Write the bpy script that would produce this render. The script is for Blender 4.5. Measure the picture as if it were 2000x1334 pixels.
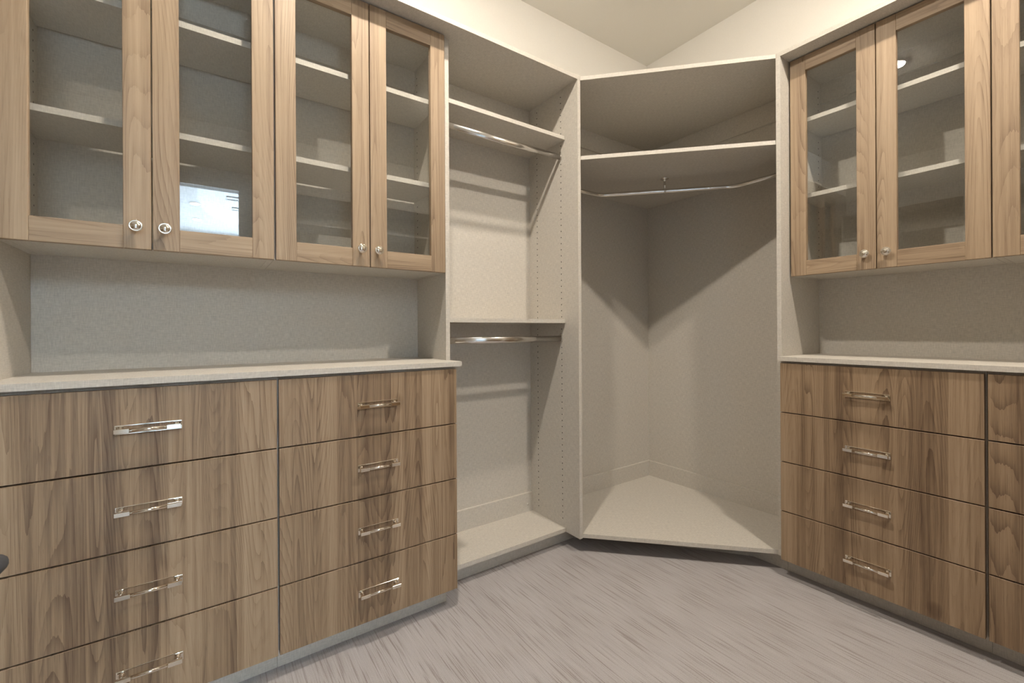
import bpy, bmesh, math, random
from mathutils import Vector, Matrix

for o in list(bpy.data.objects):
    bpy.data.objects.remove(o, do_unlink=True)
scene = bpy.context.scene
COL = scene.collection
H = 1.128                      # lens height above the carpet; z values below are given relative to the lens
random.seed(7)

# ------------------------------------------------------------------ camera
F_PX, YAW, HORIZON, ROLL = 862.0, math.radians(55.05), 645.8, -0.0055
cam = bpy.data.cameras.new('camera')
cam.sensor_fit = 'HORIZONTAL'
cam.sensor_width = 36.0
cam.lens = F_PX / 2000.0 * 36.0
cam.shift_y = (HORIZON - 667.0) / 2000.0
cam.clip_start = 0.02
cam_o = bpy.data.objects.new('camera', cam)
COL.objects.link(cam_o)
fw = Vector((math.cos(YAW), math.sin(YAW), 0))
rt = Vector((math.sin(YAW), -math.cos(YAW), 0))
up = Vector((0, 0, 1))
cr = (rt + up * ROLL).normalized()
cu = (up - rt * ROLL).normalized()
m = Matrix((cr, cu, -fw)).transposed().to_4x4()
m.translation = Vector((0, 0, H))
cam_o.matrix_world = m
scene.camera = cam_o

# ------------------------------------------------------------------ world, daylight of the neighbouring room, exposure
world = bpy.data.worlds.new('world')
scene.world = world
world.use_nodes = True
world.node_tree.nodes['Background'].inputs[0].default_value = (0.55, 0.68, 0.9, 1)
world.node_tree.nodes['Background'].inputs[1].default_value = 0.6
scene.view_settings.view_transform = 'Standard'
scene.view_settings.look = 'None'
scene.view_settings.exposure = 0.33
scene.view_settings.gamma = 1.0
scene.view_settings.use_curve_mapping = False
LAMP_STRENGTH = 1340.0
LAMP_COLOUR = (1.0, 0.90, 0.775)
dl = bpy.data.lights.new('window_daylight', 'AREA')     # daylight entering by the neighbouring room's window
dl.shape = 'RECTANGLE'
dl.size, dl.size_y = 2.0, 1.3
dl.energy = 1250.0
dl.color = (0.70, 0.86, 1.0)
dl.spread = math.radians(86)
dlo = bpy.data.objects.new('window_daylight', dl)
COL.objects.link(dlo)
dlo.location = (0.6, -6.70, 0.30 + H)
dlo.rotation_euler = (math.radians(138), 0, 0)

# ------------------------------------------------------------------ node helpers
def mat_base(name):
    mt = bpy.data.materials.new(name)
    mt.use_nodes = True
    nt = mt.node_tree
    b = nt.nodes['Principled BSDF']
    return mt, nt, b

def N(nt, t, **kw):
    n = nt.nodes.new(t)
    for k, v in kw.items():
        setattr(n, k, v)
    return n

def math_node(nt, op, a, b=None, c=None):
    n = nt.nodes.new('ShaderNodeMath')
    n.operation = op
    for i, v in enumerate((a, b, c)):
        if v is None:
            continue
        if isinstance(v, (int, float)):
            n.inputs[i].default_value = v
        else:
            nt.links.new(v, n.inputs[i])
    return n.outputs[0]

def comb(nt, x, y, z=0.0):
    n = nt.nodes.new('ShaderNodeCombineXYZ')
    for i, v in enumerate((x, y, z)):
        if isinstance(v, (int, float)):
            n.inputs[i].default_value = v
        else:
            nt.links.new(v, n.inputs[i])
    return n.outputs[0]

def noise(nt, vec, scale=1.0, detail=2.0, rough=0.5, dist=0.0):
    n = nt.nodes.new('ShaderNodeTexNoise')
    n.inputs['Scale'].default_value = scale
    n.inputs['Detail'].default_value = detail
    n.inputs['Roughness'].default_value = rough
    n.inputs['Distortion'].default_value = dist
    nt.links.new(vec, n.inputs['Vector'])
    return n.outputs['Fac']

def ramp(nt, fac, stops):
    n = nt.nodes.new('ShaderNodeValToRGB')
    el = n.color_ramp.elements
    while len(el) < len(stops):
        el.new(0.5)
    for e, (p, c) in zip(el, stops):
        e.position = p
        e.color = (c[0], c[1], c[2], 1)
    nt.links.new(fac, n.inputs[0])
    return n.outputs[0]

def mixc(nt, fac, a, b, blend='MIX'):
    n = nt.nodes.new('ShaderNodeMix')
    n.data_type = 'RGBA'
    n.blend_type = blend
    n.clamp_result = False
    for key, v in ((0, fac), (6, a), (7, b)):
        if isinstance(v, (int, float)):
            n.inputs[key].default_value = v
        elif isinstance(v, tuple):
            n.inputs[key].default_value = (v[0], v[1], v[2], 1)
        else:
            nt.links.new(v, n.inputs[key])
    return n.outputs[2]

def uv_split(nt):
    t = N(nt, 'ShaderNodeTexCoord')
    s = N(nt, 'ShaderNodeSeparateXYZ')
    nt.links.new(t.outputs['UV'], s.inputs[0])
    return s.outputs[0], s.outputs[1]

def bump(nt, b, height, strength=0.1, distance=0.001):
    n = N(nt, 'ShaderNodeBump')
    n.inputs['Strength'].default_value = strength
    n.inputs['Distance'].default_value = distance
    nt.links.new(height, n.inputs['Height'])
    nt.links.new(n.outputs[0], b.inputs['Normal'])

# ------------------------------------------------------------------ materials
def make_wood(name, strips):
    mt, nt, b = mat_base(name)
    u, v = uv_split(nt)
    if strips:
        wob = noise(nt, comb(nt, math_node(nt, 'MULTIPLY', u, 7.0), 0.0, 0.0), 1.0, 1.0)
        cell = math_node(nt, 'FLOOR', math_node(nt, 'ADD', math_node(nt, 'MULTIPLY', u, 13.0), math_node(nt, 'MULTIPLY', wob, 2.2)))
        wn = N(nt, 'ShaderNodeTexWhiteNoise', noise_dimensions='1D')
        nt.links.new(cell, wn.inputs['W'])
        rnd = wn.outputs['Value']
    else:
        val = N(nt, 'ShaderNodeValue')
        val.outputs[0].default_value = 0.5
        rnd = val.outputs[0]
    fu = math_node(nt, 'ADD', math_node(nt, 'MULTIPLY', u, 8.0), math_node(nt, 'MULTIPLY', rnd, 31.0))
    fv = math_node(nt, 'ADD', math_node(nt, 'MULTIPLY', v, 0.60), math_node(nt, 'MULTIPLY', rnd, 17.0))
    field = noise(nt, comb(nt, fu, fv, rnd), 1.0, 0.8, 0.4, 0.15)
    jag = noise(nt, comb(nt, math_node(nt, 'MULTIPLY', u, 130.0), math_node(nt, 'MULTIPLY', v, 2.6)), 1.0, 2.0)
    fj = math_node(nt, 'ADD', math_node(nt, 'MULTIPLY', field, 36.0), math_node(nt, 'MULTIPLY', jag, 0.36))
    saw = math_node(nt, 'FRACT', fj)
    ring = math_node(nt, 'POWER', saw, 3.0)
    rmask = noise(nt, comb(nt, math_node(nt, 'MULTIPLY', u, 11.0), math_node(nt, 'MULTIPLY', v, 1.3), 13.0), 1.0, 1.0)
    rm = N(nt, 'ShaderNodeMapRange')
    rm.inputs[1].default_value = 0.38
    rm.inputs[2].default_value = 0.62
    rm.inputs[3].default_value = 0.25
    rm.inputs[4].default_value = 1.0
    nt.links.new(rmask, rm.inputs[0])
    ring = math_node(nt, 'MULTIPLY', ring, rm.outputs[0])
    lines = noise(nt, comb(nt, math_node(nt, 'MULTIPLY', u, 95.0), math_node(nt, 'MULTIPLY', v, 0.9), 6.0), 1.0, 3.0, 0.6)
    fibre = noise(nt, comb(nt, math_node(nt, 'MULTIPLY', u, 560.0), math_node(nt, 'MULTIPLY', v, 8.0)), 1.0, 3.0, 0.6)
    tone = noise(nt, comb(nt, math_node(nt, 'MULTIPLY', u, 21.0), math_node(nt, 'MULTIPLY', v, 0.5), 3.0), 1.0, 2.0)
    pores = noise(nt, comb(nt, math_node(nt, 'MULTIPLY', u, 330.0), math_node(nt, 'MULTIPLY', v, 18.0), 9.0), 1.0, 1.0)
    pore = math_node(nt, 'MULTIPLY', math_node(nt, 'GREATER_THAN', pores, 0.66), 0.5)
    knotn = noise(nt, comb(nt, math_node(nt, 'MULTIPLY', u, 15.0), math_node(nt, 'MULTIPLY', v, 6.5), 21.0), 1.0, 0.0)
    knot = N(nt, 'ShaderNodeMapRange')
    knot.inputs[1].default_value = 0.78
    knot.inputs[2].default_value = 0.87
    nt.links.new(knotn, knot.inputs[0])
    t1 = math_node(nt, 'MULTIPLY_ADD', tone, 0.85, math_node(nt, 'MULTIPLY', rnd, 0.26 if strips else 0.30))
    t2 = math_node(nt, 'SUBTRACT', t1, math_node(nt, 'MULTIPLY', ring, 0.31))
    t2b = math_node(nt, 'ADD', t2, math_node(nt, 'MULTIPLY', math_node(nt, 'SUBTRACT', lines, 0.5), 0.70))
    t3 = math_node(nt, 'SUBTRACT', t2b, math_node(nt, 'MULTIPLY', pore, 0.14))
    t4 = math_node(nt, 'ADD', t3, math_node(nt, 'MULTIPLY', math_node(nt, 'SUBTRACT', fibre, 0.5), 0.45))
    t5 = math_node(nt, 'SUBTRACT', t4, math_node(nt, 'MULTIPLY', knot.outputs[0], 0.2))
    if strips:
        c = ramp(nt, t5, [(0.06, (0.100, 0.061, 0.036)), (0.34, (0.196, 0.129, 0.077)),
                          (0.56, (0.306, 0.211, 0.129)), (0.86, (0.415, 0.300, 0.195))])
    else:
        c = ramp(nt, t5, [(0.08, (0.155, 0.101, 0.062)), (0.34, (0.258, 0.180, 0.114)),
                          (0.56, (0.345, 0.249, 0.160)), (0.86, (0.430, 0.320, 0.212))])
    nt.links.new(c, b.inputs['Base Color'])
    b.inputs['Roughness'].default_value = 0.5
    b.inputs['Specular IOR Level'].default_value = 0.4
    bump(nt, b, fibre, 0.12, 0.0006)
    return mt

def make_linen(name, col, contrast=0.15):
    mt, nt, b = mat_base(name)
    u, v = uv_split(nt)
    a1 = noise(nt, comb(nt, math_node(nt, 'MULTIPLY', u, 310.0), math_node(nt, 'MULTIPLY', v, 45.0)), 1.0, 2.0, 0.6)
    a2 = noise(nt, comb(nt, math_node(nt, 'MULTIPLY', u, 45.0), math_node(nt, 'MULTIPLY', v, 310.0), 5.0), 1.0, 2.0, 0.6)
    a3 = noise(nt, comb(nt, math_node(nt, 'MULTIPLY', u, 1500.0), math_node(nt, 'MULTIPLY', v, 1500.0), 2.0), 1.0, 1.0)
    s = math_node(nt, 'ADD', math_node(nt, 'ADD', a1, a2), math_node(nt, 'MULTIPLY', a3, 0.5))
    f = math_node(nt, 'MULTIPLY_ADD', math_node(nt, 'SUBTRACT', s, 1.25), contrast * 3.0, 1.0)
    c = mixc(nt, 1.0, (col[0], col[1], col[2]), comb(nt, f, f, f), 'MULTIPLY')
    nt.links.new(c, b.inputs['Base Color'])
    b.inputs['Roughness'].default_value = 0.55
    b.inputs['Specular IOR Level'].default_value = 0.35
    bump(nt, b, s, 0.06, 0.0003)
    return mt

def make_paint(name, col, rough=0.7):
    mt, nt, b = mat_base(name)
    t = N(nt, 'ShaderNodeTexCoord')
    n = noise(nt, t.outputs['Object'], 220.0, 2.0)
    c = ramp(nt, n, [(0.3, tuple(x * 0.985 for x in col)), (0.7, tuple(min(1, x * 1.01) for x in col))])
    nt.links.new(c, b.inputs['Base Color'])
    b.inputs['Roughness'].default_value = rough
    b.inputs['Specular IOR Level'].default_value = 0.25
    bump(nt, b, n, 0.04, 0.0005)
    return mt

def make_metal(name, col, rough):
    mt, nt, b = mat_base(name)
    t = N(nt, 'ShaderNodeTexCoord')
    n = noise(nt, t.outputs['Object'], 35.0, 2.0)
    r = math_node(nt, 'MULTIPLY_ADD', n, 0.05, rough)
    nt.links.new(r, b.inputs['Roughness'])
    b.inputs['Base Color'].default_value = (col[0], col[1], col[2], 1)
    b.inputs['Metallic'].default_value = 1.0
    return mt

def make_plain(name, col, rough=0.5):
    mt, nt, b = mat_base(name)
    t = N(nt, 'ShaderNodeTexCoord')
    n = noise(nt, t.outputs['Object'], 90.0, 2.0)
    c = ramp(nt, n, [(0.3, tuple(x * 0.93 for x in col)), (0.7, col)])
    nt.links.new(c, b.inputs['Base Color'])
    b.inputs['Roughness'].default_value = rough
    return mt

def make_glass(name):
    mt = bpy.data.materials.new(name)
    mt.use_nodes = True
    nt = mt.node_tree
    nt.nodes.clear()
    out = N(nt, 'ShaderNodeOutputMaterial')
    mix = N(nt, 'ShaderNodeMixShader')
    tr = N(nt, 'ShaderNodeBsdfTransparent')
    tr.inputs[0].default_value = (0.972, 0.978, 0.974, 1)
    gl = N(nt, 'ShaderNodeBsdfGlossy')
    gl.inputs['Color'].default_value = (1, 1, 1, 1)
    gl.inputs['Roughness'].default_value = 0.0
    geo = N(nt, 'ShaderNodeNewGeometry')                     # reflectance of both pane faces by angle of incidence
    dot = N(nt, 'ShaderNodeVectorMath', operation='DOT_PRODUCT')
    nt.links.new(geo.outputs['Incoming'], dot.inputs[0])
    nt.links.new(geo.outputs['Normal'], dot.inputs[1])
    cosv = math_node(nt, 'ABSOLUTE', dot.outputs['Value'])
    p5 = math_node(nt, 'POWER', math_node(nt, 'SUBTRACT', 1.0, cosv), 5.0)
    fr = math_node(nt, 'MULTIPLY_ADD', p5, 0.955, 0.045)
    nt.links.new(fr, mix.inputs[0])
    nt.links.new(tr.outputs[0], mix.inputs[1])
    nt.links.new(gl.outputs[0], mix.inputs[2])
    nt.links.new(mix.outputs[0], out.inputs[0])
    return mt

def make_emit(name, col, strength):
    mt, nt, b = mat_base(name)
    b.inputs['Base Color'].default_value = (0.9, 0.9, 0.9, 1)
    b.inputs['Emission Color'].default_value = (col[0], col[1], col[2], 1)
    b.inputs['Emission Strength'].default_value = strength
    return mt

def make_carpet(name):
    mt, nt, b = mat_base(name)
    t = N(nt, 'ShaderNodeTexCoord')
    s = N(nt, 'ShaderNodeSeparateXYZ')
    nt.links.new(t.outputs['Object'], s.inputs[0])
    x, y = s.outputs[0], s.outputs[1]
    wv = noise(nt, comb(nt, math_node(nt, 'MULTIPLY', x, 3.0), math_node(nt, 'MULTIPLY', y, 4.0)), 1.0, 1.0)
    xw = math_node(nt, 'MULTIPLY_ADD', wv, 0.006, x)
    st1 = noise(nt, comb(nt, math_node(nt, 'MULTIPLY', xw, 190.0), math_node(nt, 'MULTIPLY', y, 4.2)), 1.0, 2.0, 0.5)
    st2 = noise(nt, comb(nt, math_node(nt, 'MULTIPLY', xw, 330.0), math_node(nt, 'MULTIPLY', y, 6.0), 4.0), 1.0, 2.0, 0.5)
    big = noise(nt, comb(nt, math_node(nt, 'MULTIPLY', x, 6.0), math_node(nt, 'MULTIPLY', y, 3.5), 8.0), 1.0, 2.0)
    pile = noise(nt, t.outputs['Object'], 430.0, 2.0, 0.7)
    line = N(nt, 'ShaderNodeMapRange')
    line.inputs[1].default_value = 0.54
    line.inputs[2].default_value = 0.66
    nt.links.new(st1, line.inputs[0])
    a = math_node(nt, 'MULTIPLY_ADD', st2, 0.45, math_node(nt, 'MULTIPLY', big, 0.20))
    a1 = math_node(nt, 'ADD', a, 0.27)
    a2 = math_node(nt, 'SUBTRACT', a1, math_node(nt, 'MULTIPLY', line.outputs[0], 0.24))
    a3 = math_node(nt, 'ADD', a2, math_node(nt, 'MULTIPLY', math_node(nt, 'SUBTRACT', pile, 0.5), 0.75))
    c = ramp(nt, a3, [(0.12, (0.215, 0.178, 0.162)), (0.42, (0.355, 0.325, 0.315)),
                      (0.62, (0.455, 0.432, 0.430)), (0.9, (0.54, 0.522, 0.525))])
    nt.links.new(c, b.inputs['Base Color'])
    b.inputs['Roughness'].default_value = 0.95
    b.inputs['Specular IOR Level'].default_value = 0.1
    hgt = math_node(nt, 'SUBTRACT', pile, math_node(nt, 'MULTIPLY', line.outputs[0], 0.6))
    bump(nt, b, hgt, 0.5, 0.003)
    return mt

M = {
    'wood': make_wood('walnut_veneer', True),
    'frame_wood': make_wood('walnut_frame', False),
    'linen': make_linen('linen_laminate', (0.585, 0.548, 0.487)),
    'wall': make_paint('cream_paint', (0.86, 0.835, 0.78)),
    'ceiling': make_paint('ceiling_paint', (0.85, 0.83, 0.775)),
    'hall': make_paint('hall_paint', (0.34, 0.36, 0.38)),
    'white': make_paint('white_paint', (0.82, 0.83, 0.83), 0.5),
    'nickel': make_metal('polished_nickel', (0.83, 0.78, 0.70), 0.05),
    'chrome': make_metal('satin_chrome', (0.72, 0.70, 0.67), 0.16),
    'glass': make_glass('cabinet_glass'),
    'hole_shade': make_plain('hole_shade_paint', (0.03, 0.024, 0.02), 0.9),  # shade inside the pin holes, painted as a near-black colour on discs
    'dark': make_plain('charcoal_plastic', (0.035, 0.037, 0.042), 0.5),
    'carpet': make_carpet('streaked_carpet'),
    'lamp': make_emit('lamp_diffuser', LAMP_COLOUR, LAMP_STRENGTH),
    'cool_lamp': make_emit('cool_lamp_diffuser', (1.0, 0.97, 0.92), 130.0),
    'vent': make_plain('vent_grey', (0.40, 0.42, 0.45), 0.6),
}

# ------------------------------------------------------------------ mesh helpers
def to_world(side, s, d, z):
    """s runs along the wall, d runs into the wall."""
    return (s, d, z) if side == 'L' else (d, s, z)

class Builder:
    """Collects boxes and prisms of one part as one mesh, with metre-scaled UVs."""
    def __init__(self, side='L'):
        self.bm = bmesh.new()
        self.uv = self.bm.loops.layers.uv.new('UVMap')
        self.side = side

    def _face(self, vs, uvs):
        f = self.bm.faces.new(vs)
        for l, c in zip(f.loops, uvs):
            l[self.uv].uv = c
        return f

    def box(self, s0, s1, d0, d1, z0, z1, grain='z', off=(0, 0), bevel=0.0):
        P = {}
        for i, s in enumerate((s0, s1)):
            for j, d in enumerate((d0, d1)):
                for k, z in enumerate((z0, z1)):
                    P[i, j, k] = (s, d, z)
        quads = [((0,0,0),(1,0,0),(1,0,1),(0,0,1)), ((0,1,0),(0,1,1),(1,1,1),(1,1,0)),
                 ((0,0,0),(0,0,1),(0,1,1),(0,1,0)), ((1,0,0),(1,1,0),(1,1,1),(1,0,1)),
                 ((0,0,0),(0,1,0),(1,1,0),(1,0,0)), ((0,0,1),(1,0,1),(1,1,1),(0,1,1))]
        V = {k: self.bm.verts.new(to_world(self.side, *p)) for k, p in P.items()}
        new = []
        for qi, q in enumerate(quads):
            uvs = []
            for k in q:
                s, d, z = P[k]
                if qi < 2:
                    a, b = s, z
                elif qi < 4:
                    a, b = d, z
                else:
                    a, b = d, s
                    if grain == 'z':
                        a, b = s, d
                if grain == 's' and qi < 4:
                    a, b = b, a
                uvs.append((a + off[0], b + off[1]))
            new.append(self._face([V[k] for k in q], uvs))
        if bevel > 0:
            es = list({e for f in new for e in f.edges})
            bmesh.ops.bevel(self.bm, geom=es, offset=bevel, segments=1, affect='EDGES', profile=0.5)
        return self

    def prism(self, pts, z0, z1, off=(0, 0)):
        """pts: world (x, y) outline."""
        bot = [self.bm.verts.new((x, y, z0)) for x, y in pts]
        top = [self.bm.verts.new((x, y, z1)) for x, y in pts]
        self._face(top, [(x, y) for x, y in pts])
        self._face(list(reversed(bot)), [(x, y) for x, y in reversed(pts)])
        n = len(pts)
        run = 0.0
        for i in range(n):
            j = (i + 1) % n
            L = math.dist(pts[i], pts[j])
            self._face([bot[i], bot[j], top[j], top[i]], [(run, z0), (run + L, z0), (run + L, z1), (run, z1)])
            run += L
        return self

    def tube(self, path, rx, rz=None, seg=16, cap=True):
        rz = rz or rx
        rings = []
        n = len(path)
        for i, p in enumerate(path):
            p = Vector(p)
            a = Vector(path[max(i - 1, 0)])
            b = Vector(path[min(i + 1, n - 1)])
            t = (b - a).normalized()
            ref = Vector((0, 0, 1)) if abs(t.z) < 0.9 else Vector((1, 0, 0))
            sx = t.cross(ref).normalized()
            sz = sx.cross(t).normalized()
            rings.append([self.bm.verts.new(p + sx * math.cos(k * 2 * math.pi / seg) * rx + sz * math.sin(k * 2 * math.pi / seg) * rz) for k in range(seg)])
        for r0, r1 in zip(rings, rings[1:]):
            for k in range(seg):
                f = self.bm.faces.new((r0[k], r0[(k + 1) % seg], r1[(k + 1) % seg], r1[k]))
                f.smooth = True
        if cap:
            self.bm.faces.new(list(reversed(rings[0])))
            self.bm.faces.new(rings[-1])
        return self

    def lathe(self, prof, origin, axis, seg=28):
        """prof: (radius, height) pairs turned about axis through origin."""
        ax = Vector(axis).normalized()
        ref = Vector((0, 0, 1)) if abs(ax.z) < 0.9 else Vector((1, 0, 0))
        e1 = ax.cross(ref).normalized()
        e2 = ax.cross(e1).normalized()
        o = Vector(origin)
        rings = []
        for r, h in prof:
            if r < 1e-6:
                rings.append([self.bm.verts.new(o + ax * h)])
            else:
                rings.append([self.bm.verts.new(o + ax * h + e1 * math.cos(k * 2 * math.pi / seg) * r + e2 * math.sin(k * 2 * math.pi / seg) * r) for k in range(seg)])
        for a, b in zip(rings, rings[1:]):
            for k in range(seg):
                vs = [a[k % len(a)], a[(k + 1) % len(a)], b[(k + 1) % len(b)], b[k % len(b)]]
                vs2 = []
                for v in vs:
                    if v not in vs2:
                        vs2.append(v)
                if len(vs2) > 2:
                    f = self.bm.faces.new(vs2)
                    f.smooth = True
        return self

    def build(self, name, mat, parent=None, origin=None, smooth_angle=None):
        """Links the mesh; coordinates so far are lens-relative world ones."""
        bmesh.ops.recalc_face_normals(self.bm, faces=self.bm.faces[:])
        base = Vector((0, 0, 0))
        if parent is not None:
            base = Vector(parent['_o'])
        elif origin is not None:
            base = Vector(origin)
        for v in self.bm.verts:
            v.co = Vector((v.co.x, v.co.y, v.co.z + H)) - base
        me = bpy.data.meshes.new(name)
        self.bm.to_mesh(me)
        self.bm.free()
        me.materials.append(M[mat])
        o = bpy.data.objects.new(name, me)
        COL.objects.link(o)
        o['_o'] = tuple(base)
        if parent is not None:
            o.parent = parent
        else:
            o.location = base
        return o

def thing(name, label, cat, loc, group=None):
    o = bpy.data.objects.new(name, None)
    o.empty_display_size = 0.1
    COL.objects.link(o)
    w = Vector((loc[0], loc[1], loc[2] + H))
    o.location = w
    o['_o'] = tuple(w)
    return tag(o, label, cat, group)

def tag(o, label, cat, group=None):
    o['label'] = label
    o['category'] = cat
    if group:
        o['group'] = group
    return o

def struct(o):
    o['kind'] = 'structure'
    return o

def B(side='L'):
    return Builder(side)

# ------------------------------------------------------------------ key planes (metres, lens-relative)
FLOOR = -1.128
BASE = -1.048                  # underside of the cabinets, above the toe kick
CEIL = 1.885
YW, XW = 2.030, 2.606          # left wall and right wall
YB, XB = 2.021, 2.597          # faces of the linen back panels
Z_TOP0, Z_TOP1 = 1.259, 1.278  # closet top
T = 0.019
BACKY, ENDX = -1.40, -1.75     # wall with the doorway, far end wall
DOOR_X0, DOOR_X1, DOOR_Z = -0.47, 0.277, 1.31

# ------------------------------------------------------------------ the room
struct(B().box(ENDX, XW, BACKY, YW, FLOOR - 0.1, FLOOR).build('floor', 'carpet'))
struct(B().box(ENDX - 0.1, XW + 0.1, BACKY - 0.1, YW + 0.1, CEIL, CEIL + 0.1).build('ceiling', 'ceiling'))
struct(B().box(ENDX - 0.1, XW + 0.1, YW, YW + 0.1, FLOOR - 0.1, CEIL).build('wall_left', 'wall'))
struct(B().box(XW, XW + 0.1, BACKY - 0.1, YW, FLOOR - 0.1, CEIL).build('wall_right', 'wall'))
struct(B().box(ENDX - 0.1, ENDX, BACKY - 0.1, YW, FLOOR - 0.1, CEIL).build('wall_end', 'wall'))
wb = B()
wb.box(ENDX, DOOR_X0, BACKY - 0.1, BACKY, FLOOR - 0.1, CEIL)
wb.box(DOOR_X1, XW, BACKY - 0.1, BACKY, FLOOR - 0.1, CEIL)
wb.box(DOOR_X0, DOOR_X1, BACKY - 0.1, BACKY, DOOR_Z, CEIL)
struct(wb.build('wall_back', 'wall'))
cs = B()                                                    # stepped casing round the doorway
for w0, w1, th in ((0.0, 0.10, 0.012), (0.012, 0.085, 0.018), (0.07, 0.10, 0.026)):
    cs.box(DOOR_X0 - w1, DOOR_X0 - w0, BACKY, BACKY + th, FLOOR, DOOR_Z + w1)
    cs.box(DOOR_X1 + w0, DOOR_X1 + w1, BACKY, BACKY + th, FLOOR, DOOR_Z + w1)
    cs.box(DOOR_X0 - w0, DOOR_X1 + w0, BACKY, BACKY + th, DOOR_Z + w0, DOOR_Z + w1)
struct(cs.build('trim_1', 'white'))
# neighbouring room seen in the cabinet glass
HX0, HX1, HY0 = -3.0, 3.0, -6.9
struct(B().box(HX0, HX1, HY0, BACKY - 0.1, FLOOR - 0.1, FLOOR).build('floor_hall', 'hall'))
struct(B().box(HX0 - 0.1, HX1 + 0.1, HY0 - 0.1, BACKY - 0.1, CEIL, CEIL + 0.1).build('ceiling_hall', 'white'))
struct(B().box(HX0 - 0.1, HX0, HY0, BACKY - 0.1, FLOOR - 0.1, CEIL).build('wall_hall_end', 'hall'))
struct(B().box(HX1, HX1 + 0.1, HY0, BACKY - 0.1, FLOOR - 0.1, CEIL).build('wall_hall_side', 'hall'))
hw = B()
hw.box(HX0 - 0.1, -0.45, HY0 - 0.1, HY0, FLOOR - 0.1, CEIL)
hw.box(1.65, HX1 + 0.1, HY0 - 0.1, HY0, FLOOR - 0.1, CEIL)
hw.box(-0.45, 1.65, HY0 - 0.1, HY0, FLOOR - 0.1, -0.55)
hw.box(-0.45, 1.65, HY0 - 0.1, HY0, 1.10, CEIL)
struct(hw.build('wall_hall_far', 'hall'))
struct(B().box(HX0 - 0.1, ENDX - 0.1, BACKY - 0.1, BACKY, FLOOR - 0.1, CEIL).box(XW + 0.1, HX1 + 0.1, BACKY - 0.1, BACKY, FLOOR - 0.1, CEIL).build('wall_hall_near', 'hall'))

# ------------------------------------------------------------------ downlights
def downlight(x, y, label, mat, r=0.046):
    t = thing('downlight', label, 'ceiling light', (x, y, CEIL))
    B().lathe([(r + 0.022, 0.0), (r + 0.022, -0.004), (r + 0.008, -0.008), (r, -0.006), (r, 0.0)], (x, y, CEIL), (0, 0, 1), 40).build('trim_ring', 'white', t)
    B().lathe([(0, -0.024), (r * 0.45, -0.0222), (r * 0.80, -0.0160), (r * 0.95, -0.0085), (r - 0.0005, 0.0), (0, 0.0)], (x, y, CEIL), (0, 0, 1), 40).build('diffuser', mat, t)
    return t
downlight(0.50, 1.00, 'round recessed ceiling light above the left drawer bank', 'lamp')
downlight(1.645, 0.06, 'round recessed ceiling light before the right drawer bank', 'lamp')
downlight(-0.093, -4.51, 'round ceiling light of the neighbouring room reflected in glass, nearer the doorway', 'cool_lamp', 0.06)
downlight(-0.080, -5.60, 'round ceiling light of the neighbouring room reflected in glass, farther from the doorway', 'cool_lamp', 0.06)
for vx, vy, ln, lab in ((0.27, -4.02, 0.7, 'white slatted ceiling vent of the neighbouring room, nearer the doorway'),
                        (0.36, -4.62, 0.6, 'white slatted ceiling vent of the neighbouring room, farther from the doorway')):
    t = thing('ceiling_vent', lab, 'air vent', (vx, vy, CEIL))
    fr = B()
    fr.box(vx, vx + ln, vy, vy + 0.012, CEIL - 0.012, CEIL)
    fr.box(vx, vx + ln, vy + 0.158, vy + 0.17, CEIL - 0.012, CEIL)
    fr.box(vx, vx + 0.012, vy, vy + 0.17, CEIL - 0.012, CEIL)
    fr.box(vx + ln - 0.012, vx + ln, vy, vy + 0.17, CEIL - 0.012, CEIL)
    fr.build('frame', 'vent', t)
    k = vx + 0.035
    while k < vx + ln - 0.03:
        B().box(k, k + 0.014, vy + 0.02, vy + 0.15, CEIL - 0.008, CEIL).build('slat', 'vent', t)
        k += 0.034

# ------------------------------------------------------------------ hardware meshes (shared)
def pull_mesh():
    """Cabinet pull: polished back plate, two posts, bar with square ends and a round middle. Local: s=x, out=-y."""
    b = B()
    L, h = 0.0735, 0.0125
    b.box(-L, L, -0.004, 0.0, h - 0.0028, h, bevel=0.0005)          # open rectangular back frame
    b.box(-L, L, -0.004, 0.0, -h, -h + 0.0028, bevel=0.0005)
    b.box(-L, -L + 0.0028, -0.004, 0.0, -h + 0.0028, h - 0.0028, bevel=0.0005)
    b.box(L - 0.0028, L, -0.004, 0.0, -h + 0.0028, h - 0.0028, bevel=0.0005)
    for sx in (-1, 1):
        a0, a1 = sorted((sx * 0.054, sx * (L - 0.0028)))
        b.box(a0, a1, -0.0035, 0.0, -h + 0.0028, h - 0.0028, bevel=0.0005)
    for sx in (-1, 1):
        x = sx * 0.061
        b.lathe([(0.0075, 0.0), (0.0075, 0.004), (0.0045, 0.007), (0.0045, 0.020), (0.0055, 0.024)], (x, -0.002, 0.0), (0, -1, 0), 20)
        a0, a1 = sorted((sx * 0.040, sx * 0.0725))
        b.box(a0, a1, -0.034, -0.0225, -0.0058, 0.0058, bevel=0.0008)
    b.tube([(-0.041, -0.0282, 0), (0.041, -0.0282, 0)], 0.0052, seg=20)
    bmesh.ops.recalc_face_normals(b.bm, faces=b.bm.faces[:])
    me = bpy.data.meshes.new('pull')
    b.bm.to_mesh(me)
    b.bm.free()
    me.materials.append(M['nickel'])
    return me

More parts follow.
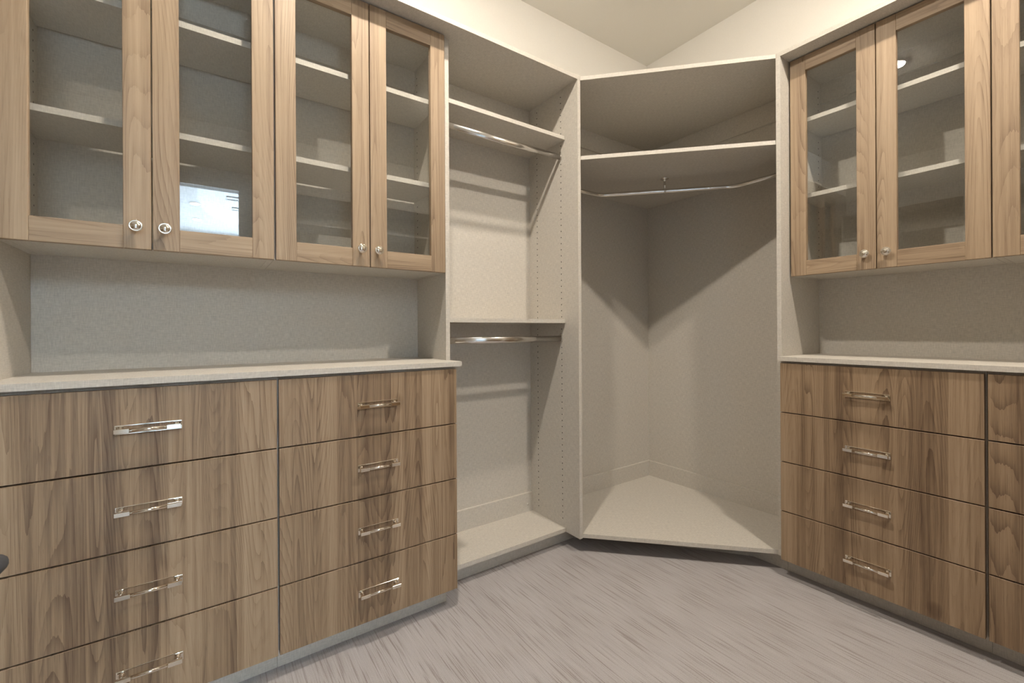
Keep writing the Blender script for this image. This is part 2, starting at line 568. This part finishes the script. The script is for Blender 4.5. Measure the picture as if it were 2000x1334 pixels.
def knob_mesh():
    """Round knob: stem, beaded rim and domed face. Local: out=-y."""
    b = B()
    b.lathe([(0.0085, 0.0), (0.0085, 0.002), (0.0055, 0.005), (0.005, 0.014), (0.010, 0.017), (0.0158, 0.019), (0.0165, 0.0215),
             (0.0158, 0.024), (0.0140, 0.0245), (0.0132, 0.0238), (0.0120, 0.0255), (0.0095, 0.0278), (0.0060, 0.0292), (0, 0.0298)], (0, 0, 0), (0, -1, 0), 36)
    for k in range(30):
        a = k * 2 * math.pi / 30
        c = (math.cos(a) * 0.0163, -0.0208, math.sin(a) * 0.0163)
        b.lathe([(0, -0.0014), (0.0012, -0.0007), (0.0014, 0.0), (0.0012, 0.0007), (0, 0.0014)], c, (math.cos(a), 0, math.sin(a)), 6)
    bmesh.ops.recalc_face_normals(b.bm, faces=b.bm.faces[:])
    me = bpy.data.meshes.new('knob')
    b.bm.to_mesh(me)
    b.bm.free()
    me.materials.append(M['nickel'])
    return me
PULL, KNOB = pull_mesh(), knob_mesh()

def hardware(name, me, side, s, d, z, parent, label):
    o = bpy.data.objects.new(name, me)
    COL.objects.link(o)
    w = Vector(to_world(side, s, d, z + H))
    o.parent = parent
    o.location = w - Vector(parent['_o'])
    if side == 'R':
        o.rotation_euler = (0, 0, math.radians(-90))
    o['label'] = label
    return o

# ------------------------------------------------------------------ drawer cabinets
DZ = [-0.1545, -0.377, -0.601, -0.825, -1.048]
def drawer_cabinet(side, s0, s1, fs0, fs1, d_front, d_back, toe_s0, toe_s1, toe_d, label, off):
    t = thing('drawer_cabinet', label, 'cabinet', to_world(side, (s0 + s1) / 2, (d_front + d_back) / 2, FLOOR))
    d0 = d_front + 0.0222
    B(side).box(s0, s0 + 0.018, d0, d_back, BASE, -0.1445).build('side_panel', 'linen', t)
    B(side).box(s1 - 0.018, s1, d0, d_back, BASE, -0.1445).build('side_panel', 'linen', t)
    B(side).box(s0 + 0.018, s1 - 0.018, d0, d_back, BASE, BASE + 0.018).build('bottom_panel', 'linen', t)
    B(side).box(s0 + 0.018, s1 - 0.018, d0, d0 + 0.08, -0.163, -0.1445).build('top_rail', 'linen', t)
    B(side).box(s0 + 0.018, s1 - 0.018, d_back - 0.012, d_back, BASE + 0.018, -0.1445).build('back_panel', 'linen', t)
    B(side).box(toe_s0, toe_s1, toe_d, toe_d + 0.016, FLOOR, BASE).build('toe_kick', 'linen', t)
    for k in range(4):
        z1 = DZ[k] - (0.0021 if k else 0)
        z0 = DZ[k + 1] + (0.0021 if k < 3 else 0)
        dr = B(side).box(fs0, fs1, d_front, d_front + 0.020, z0, z1, 'z', off, 0.0009).build('drawer', 'wood', t)
        bx = B(side)                                                     # drawer tray behind the front
        bx.box(fs0 + 0.03, fs0 + 0.045, d_front + 0.0205, d_back - 0.04, z0 + 0.02, z1 - 0.04)
        bx.box(fs1 - 0.045, fs1 - 0.03, d_front + 0.0205, d_back - 0.04, z0 + 0.02, z1 - 0.04)
        bx.box(fs0 + 0.045, fs1 - 0.045, d_front + 0.0205, d_back - 0.04, z0 + 0.02, z0 + 0.03)
        bx.box(fs0 + 0.045, fs1 - 0.045, d_back - 0.055, d_back - 0.04, z0 + 0.03, z1 - 0.04)
        bx.build('drawer_box', 'linen', dr)
        hardware('pull_handle', PULL, side, (fs0 + fs1) / 2, d_front, (DZ[k] + DZ[k + 1]) / 2, dr, 'polished nickel bar pull')
    return t

LF, RF = 1.605, 2.152          # drawer faces
drawer_cabinet('L', -0.4485, 0.1975, -0.446, 0.1935, LF, 2.019, -0.4485, 0.1975, 1.672,
               'walnut drawer cabinet with four pulls beside the end of the left wall counter', (0.0, 0.3))
drawer_cabinet('L', 0.1985, 0.8515, 0.199, 0.844, LF, 2.019, 0.1985, 0.826, 1.672,
               'walnut drawer cabinet with four pulls beside the double hanging section', (0.37, 1.1))
drawer_cabinet('R', 0.3035, 0.9545, 0.3075, 0.949, RF, 2.595, 0.3035, 0.9545, 2.235,
               'walnut drawer cabinet with four pulls beside the angled corner unit', (5.6, 2.0))
drawer_cabinet('R', -0.345, 0.3025, -0.342, 0.2995, RF, 2.595, -0.345, 0.3025, 2.235,
               'walnut drawer cabinet second from the angled corner unit on the right wall', (7.3, 3.3))

# ------------------------------------------------------------------ counters and closet tops
ct = B().prism([(-0.4485, 1.597), (0.865, 1.597), (0.865, 1.7145), (0.8525, 1.7145), (0.8525, 2.0195), (-0.4485, 2.0195)], -0.144, -0.125)
tag(ct.build('countertop', 'linen'), 'linen laminate countertop over the left wall drawers', 'countertop')
ct = B().prism([(2.143, -0.345), (2.596, -0.345), (2.596, 0.9555), (2.143, 0.9555)], -0.144, -0.125)
tag(ct.build('countertop', 'linen'), 'linen laminate countertop over the right wall drawers', 'countertop')
ct = B().prism([(-0.469, 1.621), (1.5595, 1.621), (1.5605, YW - 0.001), (-0.469, YW - 0.001)], Z_TOP0, Z_TOP1)
tag(ct.build('closet_top', 'linen'), 'linen laminate top board over the left wall cabinets and hanging section', 'top board')
ct = B().prism([(2.184, -0.364), (XW - 0.001, -0.364), (XW - 0.001, 0.9745), (2.184, 0.9745)], Z_TOP0, Z_TOP1)
tag(ct.build('closet_top', 'linen'), 'linen laminate top board over the right wall glass cabinets', 'top board')

# ------------------------------------------------------------------ shelf pin holes
def pin_holes(side, s_face, sign, ds, z_lo, z_hi, parent, start):
    """A row of small dark discs painting the shade of pin holes on a panel face at s = s_face, looking towards sign."""
    b = B()
    for d in ds:
        z = start
        while z < z_hi:
            if z > z_lo:
                p = to_world(side, s_face, d, z)
                n = to_world(side, sign, 0, 0)
                b.lathe([(0.0032, -0.001), (0.0032, 0.0003), (0, 0.0003)], p, n, 8)
            z += 0.032
    o = b.build('pin_holes', 'hole_shade', parent)
    o['kind'] = 'stuff'
    return o

# ------------------------------------------------------------------ glass-door wall cabinets
ZC0, ZC1 = 0.250, 1.2585
def glass_door(side, a, b_, d_front, parent, knob_s, off):
    """Framed door between s=a and s=b_; stiles run full height, rails between them."""
    z0, z1, w = 0.247, 1.2545, 0.064
    f = B(side)
    f.box(a, a + w, d_front, d_front + 0.020, z0, z1, 'z', (off, off * 1.7), 0.0011)
    f.box(b_ - w, b_, d_front, d_front + 0.020, z0, z1, 'z', (off + 1.37, off * 2.3), 0.0011)
    f.box(a + w, b_ - w, d_front + 0.0002, d_front + 0.020, z0, z0 + 0.067, 's', (off + 2.1, off), 0.0011)
    f.box(a + w, b_ - w, d_front + 0.0002, d_front + 0.020, z1 - 0.067, z1, 's', (off + 3.3, off + 0.4), 0.0011)
    door = f.build('door', 'frame_wood', parent)
    B(side).box(a + w - 0.004, b_ - w + 0.004, d_front + 0.0115, d_front + 0.0155, z0 + 0.063, z1 - 0.063).build('glass_pane', 'glass', door)
    hardware('knob', KNOB, side, knob_s, d_front, 0.3105, door, 'round polished nickel knob')
    hs = a + 0.012 if knob_s > (a + b_) / 2 else b_ - 0.012                 # hinge cups on the far stile
    for hz in (z0 + 0.14, z1 - 0.14):
        s0, s1 = (hs, hs + 0.045) if knob_s > (a + b_) / 2 else (hs - 0.045, hs)
        B(side).box(s0, s1, d_front + 0.0205, d_front + 0.030, hz - 0.012, hz + 0.012, bevel=0.002).build('hinge', 'chrome', door)
    return door

def wall_cabinet(side, s0, s1, d_front, d_back, doors, label, shelves=(0.613, 0.968), off=0.0, holes=True):
    t = thing('wall_cabinet', label, 'cabinet', to_world(side, (s0 + s1) / 2, (d_front + d_back) / 2, ZC0))
    d0 = d_front + 0.0215
    B(side).box(s0, s0 + T, d0, d_back, ZC0, ZC1).build('side_panel', 'linen', t)
    B(side).box(s1 - T, s1, d0, d_back, ZC0, ZC1).build('side_panel', 'linen', t)
    B(side).box(s0 + T, s1 - T, d0, d_back, ZC0 + 0.0008, ZC0 + T).build('bottom_panel', 'linen', t)
    B(side).box(s0 + T, s1 - T, d0, d_back, ZC1 - T, ZC1).build('top_panel', 'linen', t)
    B(side).box(s0 + T, s1 - T, d_back - 0.010, d_back, ZC0 + T, ZC1 - T).build('back_panel', 'linen', t)
    B(side).box(s0 + T, s1 - T, d_back - 0.026, d_back - 0.010, ZC1 - T - 0.10, ZC1 - T).build('hanging_rail', 'linen', t)
    for z in shelves:
        B(side).box(s0 + T + 0.001, s1 - T - 0.001, d0 + 0.028, d_back - 0.0265, z, z + T).build('shelf', 'linen', t)
    pin_holes(side, s0 + T, 1, (d0 + 0.055, d_back - 0.05), 0.32, 1.20, t, 0.30)
    pin_holes(side, s1 - T, -1, (d0 + 0.055, d_back - 0.05), 0.32, 1.20, t, 0.30)
    for i, (a, b_, ks) in enumerate(doors):
        glass_door(side, a, b_, d_front, t, ks, off + 0.83 * i)
    return t

LD, RD = 1.695, 2.264          # faces of the glass doors
wall_cabinet('L', -0.4485, 0.2010, LD, 2.019, ((-0.4445, -0.1262, -0.160), (-0.1228, 0.1990, -0.093)),
             'glass-door wall cabinet over the countertop whose pane mirrors a bright doorway', off=0.21)
wall_cabinet('L', 0.2020, 0.8525, LD, 2.019, ((0.2042, 0.5232, 0.489), (0.5268, 0.8425, 0.553)),
             'glass-door wall cabinet over the countertop beside the double hanging section', off=4.6)
wall_cabinet('R', 0.3040, 0.9555, RD, 2.595, ((0.3052, 0.6250, 0.591), (0.6285, 0.9480, 0.662)),
             'glass-door wall cabinet over the right countertop beside the angled corner unit', off=8.3)
wall_cabinet('R', -0.3450, 0.3030, RD, 2.595, ((-0.3410, -0.0225, -0.057), (-0.0190, 0.3015, 0.016)),
             'glass-door wall cabinet on the right wall second from the angled corner unit', off=13.1)

# boards that close the niches between counters and wall cabinets
tag(B().box(-0.4485, 0.8525, 2.020, YW - 0.0005, -1.048, 1.2585).build('back_board', 'linen'), 'plain linen laminate back board behind the left counter niche', 'back board')
tag(B('R').box(-0.345, 0.9555, 2.596, XW - 0.0005, -1.048, 1.2585).build('back_board', 'linen'), 'plain linen laminate back board behind the right counter niche', 'back board')
t = B().box(-0.4685, -0.4490, 1.715, YW - 0.0005, BASE, 1.2585).build('end_panel', 'linen')
tag(t, 'tall linen laminate panel closing the end of the left wall cabinets', 'panel')
t = B('R').box(-0.3640, -0.3455, 2.184, XW - 0.0005, BASE, 1.2585).build('end_panel', 'linen')
tag(t, 'tall linen laminate panel closing the end of the right wall cabinets', 'panel')

# ------------------------------------------------------------------ double hanging section
dh = thing('hanging_section', 'open double hanging section with two rods and shelves between drawers and corner', 'closet section', (1.207, 1.83, FLOOR))
XL0, XL1, XR0, XR1 = 0.8530, 0.8720, 1.5410, 1.5600
B().box(XL0, XL1, 1.715, YW - 0.001, BASE, 1.2585).build('side_panel', 'linen', dh)
B().box(XR0, XR1, 1.621, YW - 0.001, BASE, 1.2585).build('side_panel', 'linen', dh)
B().box(XL1, XR0, YB, YW - 0.001, BASE, 1.2585).build('back_panel', 'linen', dh)
B().box(XL1 + 0.001, XR0, 1.716, YB, 0.988, 1.007).build('shelf', 'linen', dh)
B().box(XL1 + 0.001, XR0, 1.720, YB, 0.038, 0.057).build('shelf', 'linen', dh)
B().box(XL1, XR0, 1.724, YB, BASE, BASE + 0.020).build('bottom_shelf', 'linen', dh)
cl = B().box(XL1, XR0, YB - 0.015, YB, BASE + 0.020, -0.922).build('cleat', 'linen', dh)
B().lathe([(0.0065, 0), (0.006, 0.0016), (0, 0.002)], (1.505, YB - 0.015, -0.985), (0, -1, 0), 16).build('screw_cap', 'linen', cl)
B().box(XL1, XR1, 1.780, 1.796, FLOOR, BASE).build('toe_kick', 'linen', dh)
for z in (0.908, -0.043):
    rod = B().tube([(XL1, 1.752, z), (XR0, 1.752, z)], 0.0075, 0.0150, 20).build('closet_rod', 'chrome', dh)
    rod['label'] = 'oval chrome hanging rod'
    for x0, x1 in ((XL1, XL1 + 0.006), (XR0 - 0.006, XR0)):
        B().tube([(x0, 1.752, z + 0.006), (x1, 1.752, z + 0.006)], 0.011, 0.023, 20).build('rod_bracket', 'chrome', rod)
pin_holes('L', XR0, -1, (1.7495, 1.9515), BASE + 0.03, 1.25, dh, -0.985)
pin_holes('L', XL1, 1, (1.7495, 1.9515), BASE + 0.03, 1.25, dh, -0.985)

# ------------------------------------------------------------------ angled corner unit
cu_ = thing('corner_unit', 'angled corner hanging unit with two shelves and a bent rod', 'closet section', (2.1, 1.5, FLOOR))
tall = B('R').box(0.9560, 0.9750, 2.184, XW - 0.001, BASE, 1.2585)
tall.build('side_panel', 'linen', cu_)
B().box(XR1, XB, YB, YW - 0.001, BASE, 1.2585).build('back_panel', 'linen', cu_)
B().box(XB, XW - 0.001, 0.975, YW - 0.001, BASE, 1.2585).build('back_panel', 'linen', cu_)
fan = [(XR1, YB), (XR1, 1.627), (1.567, 1.624), (2.187, 0.981), (2.192, 0.975), (XB, 0.975), (XB, YB)]
fan.reverse()
B().prism(fan, BASE, BASE + 0.020).build('bottom_shelf', 'linen', cu_)
B().prism(fan, 0.861, 0.880).build('shelf', 'linen', cu_)
top = [(XR1 + 0.0015, YW - 0.001), (XR1 + 0.0005, 1.6225), (2.1845, 0.9755), (XW - 0.001, 0.9755), (XW - 0.001, YW - 0.001)]
top.reverse()
B().prism(top, Z_TOP0, Z_TOP1).build('top_board', 'linen', cu_)
for z0, z1 in ((BASE + 0.020, -0.925), (1.143, 1.2585)):
    c1 = B().box(XR1, XB - 0.016, YB - 0.015, YB, z0, z1).build('cleat', 'linen', cu_)
    c2 = B().box(XB - 0.016, XB, 0.975, YB, z0, z1).build('cleat', 'linen', cu_)
    if z0 > 0:
        B().lathe([(0.0065, 0), (0.006, 0.0016), (0, 0.002)], (XB - 0.016, 1.37, 1.20), (-1, 0, 0), 16).build('screw_cap', 'linen', c2)
    else:
        B().lathe([(0.0065, 0), (0.006, 0.0016), (0, 0.002)], (XB - 0.016, 1.275, -0.975), (-1, 0, 0), 16).build('screw_cap', 'linen', c2)
        B().lathe([(0.0065, 0), (0.006, 0.0016), (0, 0.002)], (XB - 0.07, YB - 0.015, -0.985), (0, -1, 0), 16).build('screw_cap', 'linen', c1)
# bent round rod
zr = 0.790
pA, pB_, pC, pD = Vector((XR1, 1.826, zr)), Vector((1.905, 1.826, zr)), Vector((2.410, 1.293, zr)), Vector((2.410, 0.975, zr))
def fillet(p0, p1, p2, r, n=7):
    a = (p0 - p1).normalized()
    b = (p2 - p1).normalized()
    out = []
    for i in range(n + 1):
        t = i / n
        q0 = p1 + a * r * (1 - t)
        q1 = p1 + b * r * t
        out.append(q0.lerp(q1, t))
    return out
path = [pA] + fillet(pA, pB_, pC, 0.05) + fillet(pB_, pC, pD, 0.05) + [pD]
rod = B().tube(path, 0.0125, seg=18).build('closet_rod', 'chrome', cu_)
rod['label'] = 'round chrome rod bent twice across the corner'
hx, hy = 2.157, 1.560
B().lathe([(0.022, 0.861 - zr), (0.022, 0.858 - zr), (0.010, 0.855 - zr), (0.0065, 0.850 - zr), (0.0055, 0.835 - zr), (0.0075, 0.832 - zr), (0.0075, 0.815 - zr), (0.005, 0.812 - zr), (0.005, 0.0)], (hx, hy, zr), (0, 0, 1), 18).tube(
    [(hx - 0.0035, hy + 0.0035, zr), (hx + 0.0035, hy - 0.0035, zr)], 0.0150, seg=18).build('rod_hanger', 'chrome', rod)
B().tube([(XR1, 1.826, zr), (XR1 + 0.008, 1.826, zr)], 0.022, seg=18).build('rod_flange', 'chrome', rod)
B().tube([(2.410, 0.983, zr), (2.410, 0.975, zr)], 0.022, seg=18).build('rod_flange', 'chrome', rod)
B().prism([(XR1, 1.796), (XR1, 1.780), (1.715, 1.780), (2.235, 1.115), (2.235, 0.956), (2.251, 0.956), (2.251, 1.121), (1.723, 1.796)], FLOOR, BASE).build('toe_kick', 'linen', cu_)

# ------------------------------------------------------------------ closet units added behind the lens for dim reflections and less bounced light
def open_unit(name, label, x0, x1, y0, y1, open_to, levels):
    t = thing(name, label, 'closet section', ((x0 + x1) / 2, (y0 + y1) / 2, FLOOR))
    z0, z1 = FLOOR, Z_TOP1
    n = 3 if open_to == 'x' else 2
    w = ((y1 - y0) if open_to == 'x' else (x1 - x0)) / n
    for k in range(n):  # wood fronts added to darken the light bounced onto the lower cabinets
        for q in range(4):
            za, zb_ = BASE + q * 0.224, BASE + (q + 1) * 0.224 - 0.003
            if open_to == 'x':
                B('R').box(y0 + k * w + 0.003, y0 + (k + 1) * w - 0.003, x1, x1 + 0.02, za, zb_, 'z', (k * 1.3, 0.4)).build('drawer', 'wood', t)
            else:
                B().box(x0 + k * w + 0.003, x0 + (k + 1) * w - 0.003, y1, y1 + 0.02, za, zb_, 'z', (k * 1.3, 0.9)).build('drawer', 'wood', t)
    if open_to == 'x':
        B().box(x0, x0 + 0.012, y0, y1, z0, z1).build('back_panel', 'linen', t)
        cuts = [y0 + k * (y1 - y0 - T) / 3 for k in range(4)]
        for c in cuts:
            B().box(x0 + 0.012, x1, c, c + T, z0, z1).build('side_panel', 'linen', t)
        for a, b_ in zip(cuts, cuts[1:]):
            for z in levels:
                B().box(x0 + 0.012, x1 - 0.005, a + T, b_, z, z + T).build('shelf', 'linen', t)
    else:
        B().box(x0, x1, y0, y0 + 0.012, z0, z1).build('back_panel', 'linen', t)
        cuts = [x0 + k * (x1 - x0 - T) / 2 for k in range(3)]
        for c in cuts:
            B().box(c, c + T, y0 + 0.012, y1, z0, z1).build('side_panel', 'linen', t)
        for a, b_ in zip(cuts, cuts[1:]):
            for z in levels:
                B().box(a + T, b_, y0 + 0.012, y1 - 0.005, z, z + T).build('shelf', 'linen', t)
open_unit('added_shelving', 'added open linen shelving over walnut drawers, mirrored dimly in the right wall glass doors', ENDX + 0.001, ENDX + 0.40, -1.0, 1.95, 'x', (-1.06, 0.04, 0.99, 1.259))
open_unit('added_shelving', 'added open linen shelving over walnut drawers beside the doorway mirrored in left glass doors', 0.60, 2.10, BACKY + 0.001, BACKY + 0.40, 'y', (-1.06, 0.04, 0.99, 1.259))

# ------------------------------------------------------------------ made-up slim stand for an unidentified dark tip entering the frame
sx, sy = -0.209, 0.655
st = thing('stand', 'guessed slim charcoal stand with rounded pad for an unidentified dark tip, before the left drawers', 'stand', (sx, sy, FLOOR))
B().tube([(sx, sy, FLOOR + 0.10), (sx, sy, -0.25)], 0.011, seg=14).build('pole', 'dark', st)
B().lathe([(0, -0.021), (0.022, -0.020), (0.034, -0.014), (0.046, 0.000), (0.046, 0.004), (0.036, 0.007), (0, 0.008)], (sx, sy, -0.235), (0, 0, 1), 28).build('pad', 'dark', st)
for k in range(3):
    a = k * 2 * math.pi / 3 + 0.4
    B().tube([(sx, sy, FLOOR + 0.16), (sx + math.cos(a) * 0.17, sy + math.sin(a) * 0.17, FLOOR + 0.008)], 0.008, seg=10).build('leg', 'dark', st)

for o in bpy.data.objects:
    if '_o' in o:
        del o['_o']
